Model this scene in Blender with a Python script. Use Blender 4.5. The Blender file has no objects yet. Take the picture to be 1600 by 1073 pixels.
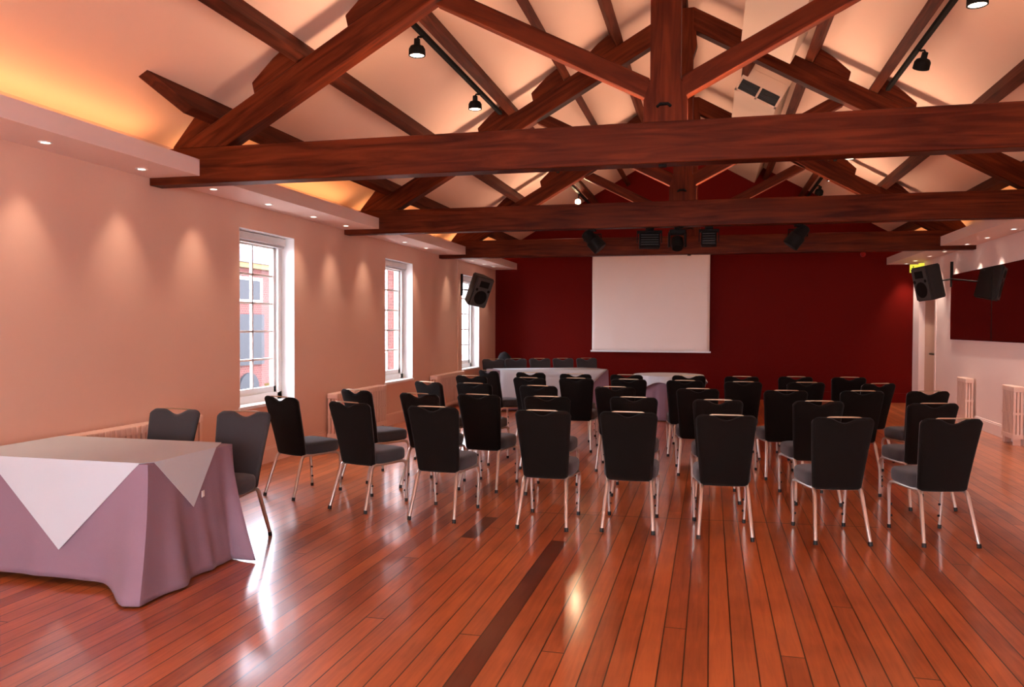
import bpy, bmesh, math, random
from mathutils import Vector, Matrix
random.seed(7)
C = bpy.context.scene.collection
S = bpy.context.scene
PI = math.pi

# ------------------------------------------------------------------ camera
EYE = 1.57
F_PX, YAW, PITCH, ROLL = 1252.8, -0.24256, -0.02164, 0.00392
cam = bpy.data.cameras.new('camera'); cam.sensor_width = 36; cam.lens = F_PX*36/1600
cam.clip_start = 0.05; cam.clip_end = 300
co = bpy.data.objects.new('camera', cam); C.objects.link(co)
fw = Vector((math.sin(YAW)*math.cos(PITCH), math.cos(YAW)*math.cos(PITCH), math.sin(PITCH)))
rt = Vector((math.cos(YAW), -math.sin(YAW), 0)); up = rt.cross(fw)
r2 = rt*math.cos(ROLL)+up*math.sin(ROLL); u2 = -rt*math.sin(ROLL)+up*math.cos(ROLL)
m = Matrix(((r2.x, u2.x, -fw.x, 0), (r2.y, u2.y, -fw.y, 0), (r2.z, u2.z, -fw.z, EYE), (0, 0, 0, 1)))
co.matrix_world = m
S.camera = co
# ------------------------------------------------------------------ look
S.view_settings.view_transform = 'Standard'; S.view_settings.look = 'None'
S.view_settings.gamma = 1; S.view_settings.use_curve_mapping = False
S.view_settings.exposure = 0.12
# ------------------------------------------------------------------ world: bright overcast daylight
w = bpy.data.worlds.new('daylight'); S.world = w; w.use_nodes = True
bg = w.node_tree.nodes['Background']; bg.inputs[0].default_value = (0.82, 0.85, 1.0, 1); bg.inputs[1].default_value = 19.0
# room measures
XL, XR, Y0, YB = -4.905, 4.085, -3.6, 18.19
XC = -0.35; SL = 0.57; WZ = 3.22
A_CEIL, A_RT, A_RB = 5.82, 5.57, 5.29
SOF_L, SOF_R, SZ0, SZ1 = -4.389, 3.565, 2.885, 3.03
WALLT = 0.34
WINS = [(-0.35, 0.82), (7.65, 8.82), (11.62, 12.80), (15.58, 16.82)]
WZ0, WZ1 = 0.68, 2.62

def lamp(name, kind, loc, energy, color, rot=(0, 0, 0), parent=None, **kw):
    l = bpy.data.lights.new(name, kind); l.energy = energy; l.color = color
    for k, v in kw.items(): setattr(l, k, v)
    o = bpy.data.objects.new(name, l); C.objects.link(o); o.location = loc; o.rotation_euler = rot
    if parent: o.parent = parent
    return o
# daylight through the three tall openings of the rear wall behind the camera
for x, pw in ((-2.9, 1000), (-0.35, 170), (2.3, 60)):
    lamp('rear_window_daylight', 'AREA', (x, Y0+0.02, 1.75), pw, (1.0, 0.96, 0.96), (PI/2, 0, PI), None, shape='RECTANGLE', size=1.5, size_y=2.2)
# daylight portals at the left windows
for a, b in WINS:
    o = lamp('window_daylight', 'AREA', (XL-WALLT-0.04, (a+b)/2, (WZ0+WZ1)/2), 10, (1, 1, 1), (0, -PI/2, 0), None, shape='RECTANGLE', size=WZ1-WZ0, size_y=b-a)
    o.data.cycles.is_portal = True

# ------------------------------------------------------------------ materials
def new_mat(name):
    mt = bpy.data.materials.new(name); mt.use_nodes = True
    return mt, mt.node_tree, mt.node_tree.nodes['Principled BSDF']
def setp(p, **k):
    for a, b in k.items():
        n = a.replace('_', ' ')
        for i in p.inputs:
            if i.name.lower() == n.lower(): i.default_value = b
def N(t, kind, **k):
    n = t.nodes.new(kind)
    for a, b in k.items(): setattr(n, a, b)
    return n
def mth(t, op, a, b=None, c=None):
    n = N(t, 'ShaderNodeMath', operation=op)
    for i, v in enumerate((a, b, c)):
        if v is None: continue
        if isinstance(v, (int, float)): n.inputs[i].default_value = v
        else: t.links.new(v, n.inputs[i])
    return n.outputs[0]
def rgba(c): return (c[0], c[1], c[2], 1)
def mixc(t, fac, a, b, mode='MIX'):
    n = N(t, 'ShaderNodeMix', data_type='RGBA', blend_type=mode)
    for i, v in ((0, fac), (6, a), (7, b)):
        if isinstance(v, (int, float)): n.inputs[i].default_value = v
        elif isinstance(v, tuple): n.inputs[i].default_value = rgba(v)
        else: t.links.new(v, n.inputs[i])
    return n.outputs[2]
def noisy(name, col, rough=.6, amount=.08, scale=3.0, bump=0.0, bscale=60, metal=0.0, spec=.5, stretch=(1, 1, 1), **k):
    mt, t, p = new_mat(name)
    tc = N(t, 'ShaderNodeTexCoord'); mp = N(t, 'ShaderNodeMapping'); mp.inputs['Scale'].default_value = stretch
    t.links.new(tc.outputs['Object'], mp.inputs[0])
    nz = N(t, 'ShaderNodeTexNoise'); nz.inputs['Scale'].default_value = scale; nz.inputs['Detail'].default_value = 5
    t.links.new(mp.outputs[0], nz.inputs['Vector'])
    lo = tuple(c*(1-amount) for c in col[:3]); hi = tuple(min(1, c*(1+amount)) for c in col[:3])
    t.links.new(mixc(t, nz.outputs[0], lo, hi), p.inputs['Base Color'])
    setp(p, Roughness=rough, Metallic=metal, Specular_IOR_Level=spec, **k)
    if bump:
        nb = N(t, 'ShaderNodeTexNoise'); nb.inputs['Scale'].default_value = bscale; nb.inputs['Detail'].default_value = 3
        t.links.new(mp.outputs[0], nb.inputs['Vector'])
        b = N(t, 'ShaderNodeBump'); b.inputs['Strength'].default_value = bump; b.inputs['Distance'].default_value = .01
        t.links.new(nb.outputs[0], b.inputs['Height']); t.links.new(b.outputs[0], p.inputs['Normal'])
    return mt
def emit(name, col, strength):
    mt, t, p = new_mat(name); setp(p, Base_Color=rgba(col), Emission_Color=rgba(col), Emission_Strength=strength)
    return mt
def wood(name, dark, light, rough=.42):
    mt, t, p = new_mat(name)
    tc = N(t, 'ShaderNodeTexCoord'); mp = N(t, 'ShaderNodeMapping'); mp.inputs['Scale'].default_value = (.7, 9, 9)
    t.links.new(tc.outputs['Object'], mp.inputs[0])
    oi = N(t, 'ShaderNodeObjectInfo')
    off = N(t, 'ShaderNodeCombineXYZ'); t.links.new(mth(t, 'MULTIPLY', oi.outputs['Random'], 40), off.inputs[0]); t.links.new(off.outputs[0], mp.inputs[1])
    n1 = N(t, 'ShaderNodeTexNoise'); n1.inputs['Scale'].default_value = 1.6; n1.inputs['Detail'].default_value = 6; n1.inputs['Distortion'].default_value = 1.2
    t.links.new(mp.outputs[0], n1.inputs['Vector'])
    n2 = N(t, 'ShaderNodeTexNoise'); n2.inputs['Scale'].default_value = 1.1; n2.inputs['Detail'].default_value = 2
    t.links.new(tc.outputs['Object'], n2.inputs['Vector'])
    f = mth(t, 'ADD', mth(t, 'MULTIPLY', n1.outputs[0], .7), mth(t, 'MULTIPLY', n2.outputs[0], .3))
    cr = N(t, 'ShaderNodeValToRGB'); cr.color_ramp.elements[0].position = .36; cr.color_ramp.elements[1].position = .66
    cr.color_ramp.elements[0].color = rgba(dark); cr.color_ramp.elements[1].color = rgba(light)
    t.links.new(f, cr.inputs[0]); t.links.new(cr.outputs[0], p.inputs['Base Color'])
    setp(p, Roughness=rough, Specular_IOR_Level=.07)
    b = N(t, 'ShaderNodeBump'); b.inputs['Strength'].default_value = .25; b.inputs['Distance'].default_value = .004
    t.links.new(n1.outputs[0], b.inputs['Height']); t.links.new(b.outputs[0], p.inputs['Normal'])
    return mt

M = {}
M['wall'] = noisy('peach_wall_paint', (.78, .48, .355), .72, .03, 1.2, .05, 90)
M['wall_right'] = noisy('pale_pink_wall_paint', (.92, .72, .64), .72, .03, 1.2, .05, 90)
M['maroon'] = noisy('maroon_wall_paint', (.12, .005, .003), .5, .06, 2, .03, 90, spec=.03)
M['ceiling'] = noisy('cream_ceiling_paint', (.88, .55, .395), .75, .05, .8, .06, 40)
M['soffit'] = noisy('soffit_paint', (.90, .70, .62), .6, .02, 2)
M['white'] = noisy('white_gloss_paint', (.86, .85, .83), .35, .02, 3)
M['skirting'] = noisy('peach_skirting_paint', (.82, .52, .40), .4, .03, 3)
M['radiator'] = noisy('cream_radiator_enamel', (.84, .58, .46), .4, .03, 3)
M['door'] = noisy('tan_door_paint', (.62, .38, .26), .5, .04, 3)
M['beam'] = wood('stained_red_brown_timber', (.036, .0045, .0012), (.125, .021, .006))
M['purlin'] = wood('stained_purlin_timber', (.045, .009, .004), (.13, .028, .012), .6)
M['fabric'] = noisy('charcoal_upholstery', (.040, .036, .038), .9, .3, 300, .25, 500, spec=.15, Sheen_Weight=.25, Sheen_Roughness=.45)
M['backpanel'] = noisy('black_back_upholstery', (.0065, .0045, .0035), .92, .3, 300, .25, 500, spec=.08, Sheen_Weight=.05)
M['chrome'] = noisy('brushed_silver_tube', (.60, .54, .48), .28, .04, 20, metal=.85)
M['handlebar'] = noisy('brushed_handle_metal', (.50, .38, .25), .4, .04, 20, metal=.8)
M['rubber'] = noisy('black_rubber', (.01, .01, .01), .7, .1, 20)
M['black'] = noisy('black_metal_paint', (.008, .006, .005), .7, .1, 10, spec=.1)
M['plastic'] = noisy('dark_speaker_plastic', (.016, .013, .011), .6, .1, 60, .2, 200)
M['speakerface'] = noisy('grey_speaker_baffle', (.05, .04, .035), .6, .1, 40)
M['purple'] = noisy('plum_table_linen', (.25, .16, .205), .85, .06, 4, .15, 250, spec=.2, Sheen_Weight=.1)
M['linen'] = noisy('white_table_linen', (.56, .62, .66), .85, .03, 3, .08, 250, spec=.2)
M['screen'] = noisy('projection_screen_fabric', (.92, .80, .71), .7, .03, 1.2, .1, 2)
M['ac'] = noisy('beige_vent_panel', (.62, .42, .31), .5, .03, 3)
M['acdark'] = noisy('dark_vent_opening', (.012, .012, .010), .5, .1, 30)
M['red'] = noisy('red_plastic', (.35, .01, .01), .35, .05, 10)
M['brass'] = noisy('dull_brass', (.30, .26, .15), .35, .1, 10, metal=.9)
M['bag'] = noisy('black_nylon', (.008, .006, .006), .8, .2, 12, .3, 30, spec=.1)
M['tablewood'] = wood('plywood', (.25, .14, .07), (.45, .28, .15))
M['bulb'] = emit('lamp_lens', (1, .80, .62), 9)
M['dl'] = emit('downlight_lens', (1, .82, .68), 12)
M['exit'] = emit('exit_sign_face', (.50, .50, .04), 1.2)
M['exitdark'] = noisy('exit_sign_green', (.02, .18, .03), .5)
M['brick_dark'] = None
# mirror
mt, t, p = new_mat('tinted_wall_mirror'); setp(p, Base_Color=(.70, .60, .54, 1), Metallic=1.0, Roughness=.02); M['mirror'] = mt
# glass
mt, t, p = new_mat('window_glass')
tr = N(t, 'ShaderNodeBsdfTransparent'); gl = N(t, 'ShaderNodeBsdfGlossy'); gl.inputs['Roughness'].default_value = .02
lw = N(t, 'ShaderNodeLayerWeight'); lw.inputs[0].default_value = .5; fz = mth(t, 'ADD', .03, mth(t, 'MULTIPLY', mth(t, 'POWER', lw.outputs['Facing'], 5), .6)); mx = N(t, 'ShaderNodeMixShader')
t.links.new(fz, mx.inputs[0]); t.links.new(tr.outputs[0], mx.inputs[1]); t.links.new(gl.outputs[0], mx.inputs[2])
t.links.new(mx.outputs[0], t.nodes['Material Output'].inputs[0]); M['glass'] = mt
# brick
mt, t, p = new_mat('red_brickwork')
tc = N(t, 'ShaderNodeTexCoord'); sp = N(t, 'ShaderNodeSeparateXYZ'); t.links.new(tc.outputs['Object'], sp.inputs[0])
cb = N(t, 'ShaderNodeCombineXYZ'); t.links.new(mth(t, 'ADD', sp.outputs[0], sp.outputs[1]), cb.inputs[0]); t.links.new(sp.outputs[2], cb.inputs[1])
br = N(t, 'ShaderNodeTexBrick'); br.inputs['Scale'].default_value = 4.4
br.inputs['Color1'].default_value = (.09, .013, .009, 1); br.inputs['Color2'].default_value = (.06, .008, .006, 1); br.inputs['Mortar'].default_value = (.14, .075, .055, 1)
t.links.new(cb.outputs[0], br.inputs[0]); t.links.new(br.outputs[0], p.inputs['Base Color']); setp(p, Roughness=.85); M['brick'] = mt
M['roofgrey'] = noisy('grey_roofing', (.018, .017, .034), 1.0, .1, 2)
M['greypane'] = noisy('flat_grey_panel', (.014, .016, .020), .8, .2, .7)  # plain dark grey shared by the panes, shutter panels and arched doors
M['stone'] = noisy('yellow_stone', (.13, .085, .025), .8, .2, 3)
M['yellowleaf'] = noisy('yellowing_foliage', (.13, .085, .01), .8, .5, 6)
M['paving'] = noisy('courtyard_paving', (.18, .15, .12), .8, .15, 2)
# floor boards
mt, t, p = new_mat('varnished_pine_boards')
tc = N(t, 'ShaderNodeTexCoord'); sp = N(t, 'ShaderNodeSeparateXYZ'); t.links.new(tc.outputs['Object'], sp.inputs[0])
X_, Y_ = sp.outputs[0], sp.outputs[1]
u = mth(t, 'DIVIDE', X_, .112); bi = mth(t, 'FLOOR', u); fu = mth(t, 'FRACT', u)
wn = N(t, 'ShaderNodeTexWhiteNoise', noise_dimensions='1D'); t.links.new(bi, wn.inputs['W'])
v = mth(t, 'ADD', mth(t, 'DIVIDE', Y_, 9.0), mth(t, 'MULTIPLY', wn.outputs[0], 7)); bj = mth(t, 'FLOOR', v); fv = mth(t, 'FRACT', v)
cb = N(t, 'ShaderNodeCombineXYZ'); t.links.new(bi, cb.inputs[0]); t.links.new(bj, cb.inputs[1])
wn2 = N(t, 'ShaderNodeTexWhiteNoise', noise_dimensions='2D'); t.links.new(cb.outputs[0], wn2.inputs['Vector'])
mp = N(t, 'ShaderNodeCombineXYZ'); t.links.new(mth(t, 'ADD', mth(t, 'MULTIPLY', X_, 26), mth(t, 'MULTIPLY', wn2.outputs[0], 30)), mp.inputs[0]); t.links.new(mth(t, 'MULTIPLY', Y_, 1.6), mp.inputs[1])
g = N(t, 'ShaderNodeTexNoise'); g.inputs['Scale'].default_value = 1.4; g.inputs['Detail'].default_value = 6; g.inputs['Distortion'].default_value = 1.0
t.links.new(mp.outputs[0], g.inputs['Vector'])
blot = N(t, 'ShaderNodeTexNoise'); blot.inputs['Scale'].default_value = 2.6; blot.inputs['Detail'].default_value = 5; t.links.new(tc.outputs['Object'], blot.inputs['Vector'])
fac = mth(t, 'ADD', mth(t, 'ADD', mth(t, 'MULTIPLY', g.outputs[0], .50), mth(t, 'MULTIPLY', wn2.outputs[0], .30)), mth(t, 'MULTIPLY', blot.outputs[0], .44))
cr = N(t, 'ShaderNodeValToRGB'); cr.color_ramp.elements[0].position = .30; cr.color_ramp.elements[1].position = .85
cr.color_ramp.elements[0].color = (.17, .028, .008, 1); cr.color_ramp.elements[1].color = (.60, .165, .045, 1)
t.links.new(fac, cr.inputs[0]); colr = cr.outputs[0]
def band(x, lo, hi): return mth(t, 'MULTIPLY', mth(t, 'GREATER_THAN', x, lo), mth(t, 'LESS_THAN', x, hi))
dk = mth(t, 'MAXIMUM', mth(t, 'MULTIPLY', band(bi, -10.5, -9.5), band(Y_, 2.0, 5.75)), mth(t, 'MULTIPLY', band(bi, -16.5, -15.5), band(Y_, 5.66, 6.33)))
colr = mixc(t, mth(t, 'MULTIPLY', dk, .8), colr, (.060, .010, .006))
seam = mth(t, 'MAXIMUM', mth(t, 'LESS_THAN', fu, .06), mth(t, 'MAXIMUM', mth(t, 'LESS_THAN', fv, .0009), mth(t, 'MULTIPLY', band(mth(t, 'SUBTRACT', Y_, mth(t, 'MULTIPLY', X_, .07)), 6.68, 6.695), band(X_, -1.5, 1.3))))
colr = mixc(t, mth(t, 'MULTIPLY', seam, .95), colr, (.02, .005, .003))
t.links.new(colr, p.inputs['Base Color'])
rr = N(t, 'ShaderNodeTexNoise'); rr.inputs['Scale'].default_value = 5; rr.inputs['Detail'].default_value = 6; t.links.new(tc.outputs['Object'], rr.inputs['Vector'])
t.links.new(mth(t, 'ADD', .30, mth(t, 'MULTIPLY', rr.outputs[0], .05)), p.inputs['Roughness'])
setp(p, Specular_IOR_Level=.5, Coat_Weight=.65, Coat_Roughness=.13, Coat_IOR=1.5)
bn = N(t, 'ShaderNodeTexNoise'); bn.inputs['Scale'].default_value = 5; bn.inputs['Detail'].default_value = 1.5; t.links.new(tc.outputs['Object'], bn.inputs['Vector'])
hh = mth(t, 'SUBTRACT', mth(t, 'ADD', mth(t, 'MULTIPLY', bn.outputs[0], .5), mth(t, 'MULTIPLY', g.outputs[0], .03)), mth(t, 'MULTIPLY', seam, .5))
b = N(t, 'ShaderNodeBump'); b.inputs['Strength'].default_value = .10; b.inputs['Distance'].default_value = .005
t.links.new(hh, b.inputs['Height']); t.links.new(b.outputs[0], p.inputs['Normal']); t.links.new(b.outputs[0], p.inputs['Coat Normal'])
M['floor'] = mt

# ------------------------------------------------------------------ mesh helpers
def box(bm, x0, x1, y0, y1, z0, z1, bev=0):
    vs = [bm.verts.new((x, y, z)) for z in (z0, z1) for y in (y0, y1) for x in (x0, x1)]
    fs = [(0, 2, 3, 1), (4, 5, 7, 6), (0, 1, 5, 4), (2, 6, 7, 3), (0, 4, 6, 2), (1, 3, 7, 5)]
    faces = [bm.faces.new([vs[i] for i in f]) for f in fs]
    if bev:
        es = list({e for f in faces for e in f.edges})
        bmesh.ops.bevel(bm, geom=es, offset=bev, segments=2, affect='EDGES', profile=.5)
def prism(bm, pts, axis, a, b):
    """extrude polygon pts (2D) along axis 'x','y','z' from a to b"""
    def P3(p, v):
        return {'x': (v, p[0], p[1]), 'y': (p[0], v, p[1]), 'z': (p[0], p[1], v)}[axis]
    A = [bm.verts.new(P3(p, a)) for p in pts]; B = [bm.verts.new(P3(p, b)) for p in pts]
    n = len(pts); bm.faces.new(A); bm.faces.new(B[::-1])
    for i in range(n): bm.faces.new((A[i], B[i], B[(i+1) % n], A[(i+1) % n]))
def tube(bm, pts, r, seg=10, cap=True):
    pts = [Vector(p) for p in pts]; n = len(pts); rings = []
    rs = r if isinstance(r, (list, tuple)) else [r]*n
    prev = None
    for i, p in enumerate(pts):
        d = (pts[min(i+1, n-1)]-pts[max(i-1, 0)]).normalized()
        if prev is None:
            a = d.orthogonal().normalized()
        else:
            a = (prev-d*prev.dot(d)).normalized()
        prev = a; c = d.cross(a)
        rings.append([bm.verts.new(p+(a*math.cos(2*PI*k/seg)+c*math.sin(2*PI*k/seg))*rs[i]) for k in range(seg)])
    for i in range(n-1):
        for k in range(seg):
            bm.faces.new((rings[i][k], rings[i][(k+1) % seg], rings[i+1][(k+1) % seg], rings[i+1][k]))
    if cap: bm.faces.new(rings[0][::-1]); bm.faces.new(rings[-1])
def lathe(bm, prof, seg=20, center=(0, 0, 0)):
    """prof list of (r,z)"""
    cx, cy, cz = center; rings = []
    for r, z in prof:
        if r < 1e-5: rings.append([bm.verts.new((cx, cy, cz+z))])
        else: rings.append([bm.verts.new((cx+r*math.cos(2*PI*k/seg), cy+r*math.sin(2*PI*k/seg), cz+z)) for k in range(seg)])
    for a, b_ in zip(rings, rings[1:]):
        for k in range(seg):
            q = [a[k % len(a)], a[(k+1) % len(a)], b_[(k+1) % len(b_)], b_[k % len(b_)]]
            q2 = []
            for v_ in q:
                if v_ not in q2: q2.append(v_)
            if len(q2) > 2: bm.faces.new(q2)
def obj(name, bm, mat, parent=None, loc=(0, 0, 0), rot=(0, 0, 0), smooth=False, label=None, kind=None):
    bmesh.ops.recalc_face_normals(bm, faces=bm.faces[:])
    me = bpy.data.meshes.new(name); bm.to_mesh(me); bm.free()
    if smooth:
        me.polygons.foreach_set('use_smooth', [True]*len(me.polygons))
        me.set_sharp_from_angle(angle=math.radians(40))
    me.materials.append(mat)
    o = bpy.data.objects.new(name, me); C.objects.link(o); o.location = loc; o.rotation_euler = rot
    if parent: o.parent = parent
    if label: o['label'] = label
    if kind: o['kind'] = kind
    return o
def thing(name, label, cat, loc=(0, 0, 0), rotz=0, group=None):
    o = bpy.data.objects.new(name, None); C.objects.link(o); o.location = loc; o.rotation_euler = (0, 0, rotz)
    o.empty_display_size = .1
    o['label'] = label; o['category'] = cat
    if group: o['group'] = group
    return o
def tag(o, label, cat, group=None):
    o['label'] = label; o['category'] = cat
    if group: o['group'] = group
    return o
def dup(root, loc, rotz, label, group=None):
    r = root.copy(); C.objects.link(r); r.location = loc
    r.rotation_euler = (0, 0, rotz); r['label'] = label
    if group: r['group'] = group
    for ch in list(root.children):
        c = ch.copy(); C.objects.link(c); c.parent = r
        for g_ in list(ch.children):
            d = g_.copy(); C.objects.link(d); d.parent = c
    return r
def bx(name, dims, mat, parent=None, bev=0, **k):
    bm = bmesh.new(); box(bm, *dims, bev); return obj(name, bm, mat, parent, **k)
def st(name, dims, mat):
    return bx(name, dims, mat, kind='structure')

# ------------------------------------------------------------------ room shell
st('floor', (XL-WALLT, XR+.3, Y0-.3, YB+.3, -.12, 0), M['floor'])
bm = bmesh.new()
ys = [Y0-.3]+[q for ab in WINS for q in ab]+[YB+.3]
for i in range(0, len(ys), 2):
    box(bm, XL-WALLT, XL, ys[i], ys[i+1], 0, 3.6)
for a, b_ in WINS:
    box(bm, XL-WALLT, XL, a, b_, 0, WZ0); box(bm, XL-WALLT, XL, a, b_, WZ1, 3.6)
obj('wall_left', bm, M['wall'], kind='structure')
bm = bmesh.new()
DY0, DY1, DZ = 16.47, 17.65, 2.12
box(bm, XR, XR+.3, Y0-.3, DY0, 0, 3.6); box(bm, XR, XR+.3, DY1, YB+.3, 0, 3.6); box(bm, XR, XR+.3, DY0, DY1, DZ, 3.6)
obj('wall_right', bm, M['wall_right'], kind='structure')
bm = bmesh.new(); prism(bm, [(XL, 0), (XR, 0), (XR, A_CEIL-SL*(XR-XC)+.1), (XC, A_CEIL+.1), (XL, A_CEIL-SL*(XC-XL)+.1)], 'y', YB, YB+.25)
obj('wall_back', bm, M['maroon'], kind='structure')
bm = bmesh.new()
RW = [(-3.65, -2.15), (-1.1, .4), (1.55, 3.05)]
xs = [XL]+[q for ab in RW for q in ab]+[XR]
for i in range(0, len(xs), 2): box(bm, xs[i], xs[i+1], Y0-.25, Y0, 0, 3.0)
for a, b_ in RW: box(bm, a, b_, Y0-.25, Y0, 0, .6); box(bm, a, b_, Y0-.25, Y0, 2.9, 3.0)
prism(bm, [(XL, 3.0), (XR, 3.0), (XR, A_CEIL-SL*(XR-XC)+.1), (XC, A_CEIL+.1), (XL, A_CEIL-SL*(XC-XL)+.1)], 'y', Y0-.25, Y0)
obj('wall_rear', bm, M['wall'], kind='structure')
for i, (a, b_) in enumerate(RW):
    bm = bmesh.new()
    for x in (a+.03, (a+b_)/2, b_-.03): box(bm, x-.03, x+.03, Y0-.2, Y0-.14, .6, 2.9)
    for z in (.63, 1.4, 2.15, 2.87): box(bm, a, b_, Y0-.2, Y0-.14, z-.03, z+.03)
    r_ = obj('window_%d' % (i+5), bm, M['white'], kind='structure')
    bx('pane', (a, b_, Y0-.18, Y0-.175, .6, 2.9), M['glass'], r_)
bm = bmesh.new()
dxl, dxr = XC-XL+.34, XR-XC+.3
prism(bm, [(XC-dxl, A_CEIL-SL*dxl), (XC, A_CEIL), (XC+dxr, A_CEIL-SL*dxr), (XC+dxr, A_CEIL-SL*dxr+.2), (XC, A_CEIL+.2), (XC-dxl, A_CEIL-SL*dxl+.2)], 'y', Y0-.3, YB+.3)
obj('ceiling', bm, M['ceiling'], kind='structure')
# soffits that carry the downlights
st('trim_1', (XL, SOF_L, Y0, YB, SZ0, SZ1), M['soffit'])
st('trim_2', (SOF_R, XR, Y0, YB, SZ0, SZ1), M['soffit'])
# baseboards
bm = bmesh.new(); box(bm, XL, XL+.022, Y0, YB, 0, .16); box(bm, XL, XL+.014, Y0, YB, .16, .18); obj('baseboard_left', bm, M['skirting'], kind='structure')
bm = bmesh.new()
for a, b_ in ((Y0, DY0-.1), (DY1+.1, YB)): box(bm, XR-.022, XR, a, b_, 0, .16); box(bm, XR-.014, XR, a, b_, .16, .18)
obj('baseboard_right', bm, M['wall_right'], kind='structure')
bm = bmesh.new(); box(bm, XL, XR, YB-.022, YB, 0, .2); obj('baseboard_back', bm, M['maroon'], kind='structure')
# door in the right wall
d = bx('door_1', (XR+.10, XR+.15, DY0, DY1, 0, DZ), M['door'], kind='structure')
bm = bmesh.new(); box(bm, XR-.012, XR+.099, DY0-.07, DY0+.012, 0, DZ+.07); box(bm, XR-.012, XR+.099, DY1-.012, DY1+.07, 0, DZ+.07); box(bm, XR-.012, XR+.099, DY0+.012, DY1-.012, DZ-.012, DZ+.07)
obj('door_frame', bm, M['wall_right'], d)
bm = bmesh.new(); box(bm, XR+.075, XR+.10, DY0+.10, DY0+.16, .98, 1.16, .004)
tube(bm, [(XR+.09, DY0+.13, 1.07), (XR+.03, DY0+.13, 1.07), (XR+.03, DY0+.16, 1.07), (XR+.03, DY0+.48, 1.07)], .02, 8)
obj('door_handle', bm, M['brass'], d, smooth=True)

# windows in the left wall
FX0, FX1 = XL-.27, XL-.17
for i, (a, b_) in enumerate(WINS):
    bm = bmesh.new()
    # white plastered reveals, far and near, head
    box(bm, FX1, XL+.001, b_-.006, b_+.001, WZ0, WZ1)
    box(bm, FX1, XL+.001, a-.001, a+.006, WZ0, WZ1)
    bm2 = bmesh.new()
    fwid = .10
    box(bm2, FX0, FX1, a, a+fwid, WZ0, WZ1); box(bm2, FX0, FX1, b_-fwid, b_, WZ0, WZ1)
    box(bm2, FX0, FX1, a, b_, WZ0, WZ0+.09); box(bm2, FX0, FX1, a, b_, WZ1-.09, WZ1)
    box(bm2, FX1-.01, FX1+.015, a+.085, a+.11, WZ0+.08, WZ1-.08); box(bm2, FX1-.01, FX1+.015, b_-.11, b_-.085, WZ0+.08, WZ1-.08)
    win = obj('window_%d' % (i+1), bm2, M['white'], kind='structure')
    obj('window_reveal', bm, M['white'], win)
    bx('window_head', (FX1, XL+.001, a+.006, b_-.006, WZ1-.004, WZ1+.001), M['white'], win)
    bm = bmesh.new(); box(bm, FX1, XL+.02, a-.02, b_+.02, WZ0-.03, WZ0+.004, .003); obj('window_sill', bm, M['white'], win)
    # sash: stiles, rails and glazing bars, two panes wide by five high
    bm = bmesh.new(); sa, sb, s0, s1 = a+fwid, b_-fwid, WZ0+.09, WZ1-.09; sx0, sx1 = FX0+.025, FX1-.025
    box(bm, sx0, sx1, sa, sa+.05, s0, s1); box(bm, sx0, sx1, sb-.05, sb, s0, s1)
    box(bm, sx0, sx1, sa, sb, s0, s0+.07); box(bm, sx0, sx1, sa, sb, s1-.05, s1)
    mid = (sa+sb)/2; box(bm, sx0+.01, sx1-.01, mid-.013, mid+.013, s0, s1)
    for k in range(1, 5):
        z = s0+.07+(s1-.05-s0-.07)*k/5
        hw = .02 if k in (2, 3) and False else .012
        box(bm, sx0+.01, sx1-.01, sa, sb, z-hw, z+hw)
    obj('sash', bm, M['white'], win)
    bx('pane', (XL-.222, XL-.218, sa, sb, s0, s1), M['glass'], win)
    bm = bmesh.new(); box(bm, FX1-.005, FX1+.075, a+.03, b_-.03, WZ1-.10, WZ1-.01, .01)
    for q in range(3): box(bm, FX1+.005, FX1+.055, a+.04, b_-.04, WZ1-.125+q*.008, WZ1-.121+q*.008)
    obj('roller_blind', bm, M['white'], win)

# ------------------------------------------------------------------ outside the windows
bx('courtyard', (-60, XL-WALLT-.01, -20, 70, -1.1, -1.0), M['paving'], kind='structure')
bld = thing('brick_building', 'red brick building with grey windows across the courtyard, seen through the nearest window', 'building', (-11.5, 19.5, -1))
bx('brick_wall', (-6, 0, -4.5, 4.0, 0, 4.15), M['brick'], bld)
bx('cornice', (-6, .18, -4.6, 4.1, 4.02, 4.15), M['stone'], bld)
bm = bmesh.new(); prism(bm, [(.22, 4.15), (-5, 5.55), (-6, 5.55), (-6, 4.15)], 'y', -4.6, 4.1); obj('roof', bm, M['roofgrey'], bld)
for k, yy in enumerate((-3.2, -1.2, .9, 2.9)):
    f = bx('window_frame', (-.02, .05, yy-.62, yy+.62, 3.15, 3.8), M['white'], bld); bx('pane', (.04, .06, yy-.5, yy+.5, 3.22, 3.72), M['greypane'], f)
    f = bx('shutter_panel', (-.02, .06, yy-.7, yy+.7, 1.55, 2.85), M['greypane'], bld)
    bm = bmesh.new(); pts = [(yy-.45, 0)]+[(yy-.45*math.cos(q*PI/8), .95+.4*math.sin(q*PI/8)) for q in range(9)]+[(yy+.45, 0)]
    prism(bm, pts, 'x', -.02, .06); obj('arched_door', bm, M['greypane'], bld)
for i, Y in enumerate((9.85, 13.95)):
    pr = bx('brick_pier', (-5.85, -5.62, Y, Y+.4, -1.0, 4.2), M['brick'])
    tag(pr, ['red brick pier outside the nearest window', 'red brick pier outside the middle window of the left wall'][i], 'brick pier', 'brick piers outside the left wall')
bm = bmesh.new()
for k in range(260):
    c = Vector((random.gauss(0, .45), random.gauss(0, 1.4), abs(random.gauss(.35, .3))))
    a1 = Vector((random.uniform(-1, 1), random.uniform(-1, 1), random.uniform(-1, 1))).normalized()*.12; b1 = a1.orthogonal().normalized()*.07
    bm.faces.new([bm.verts.new(c+q) for q in (a1, b1, -a1, -b1)])
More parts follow.
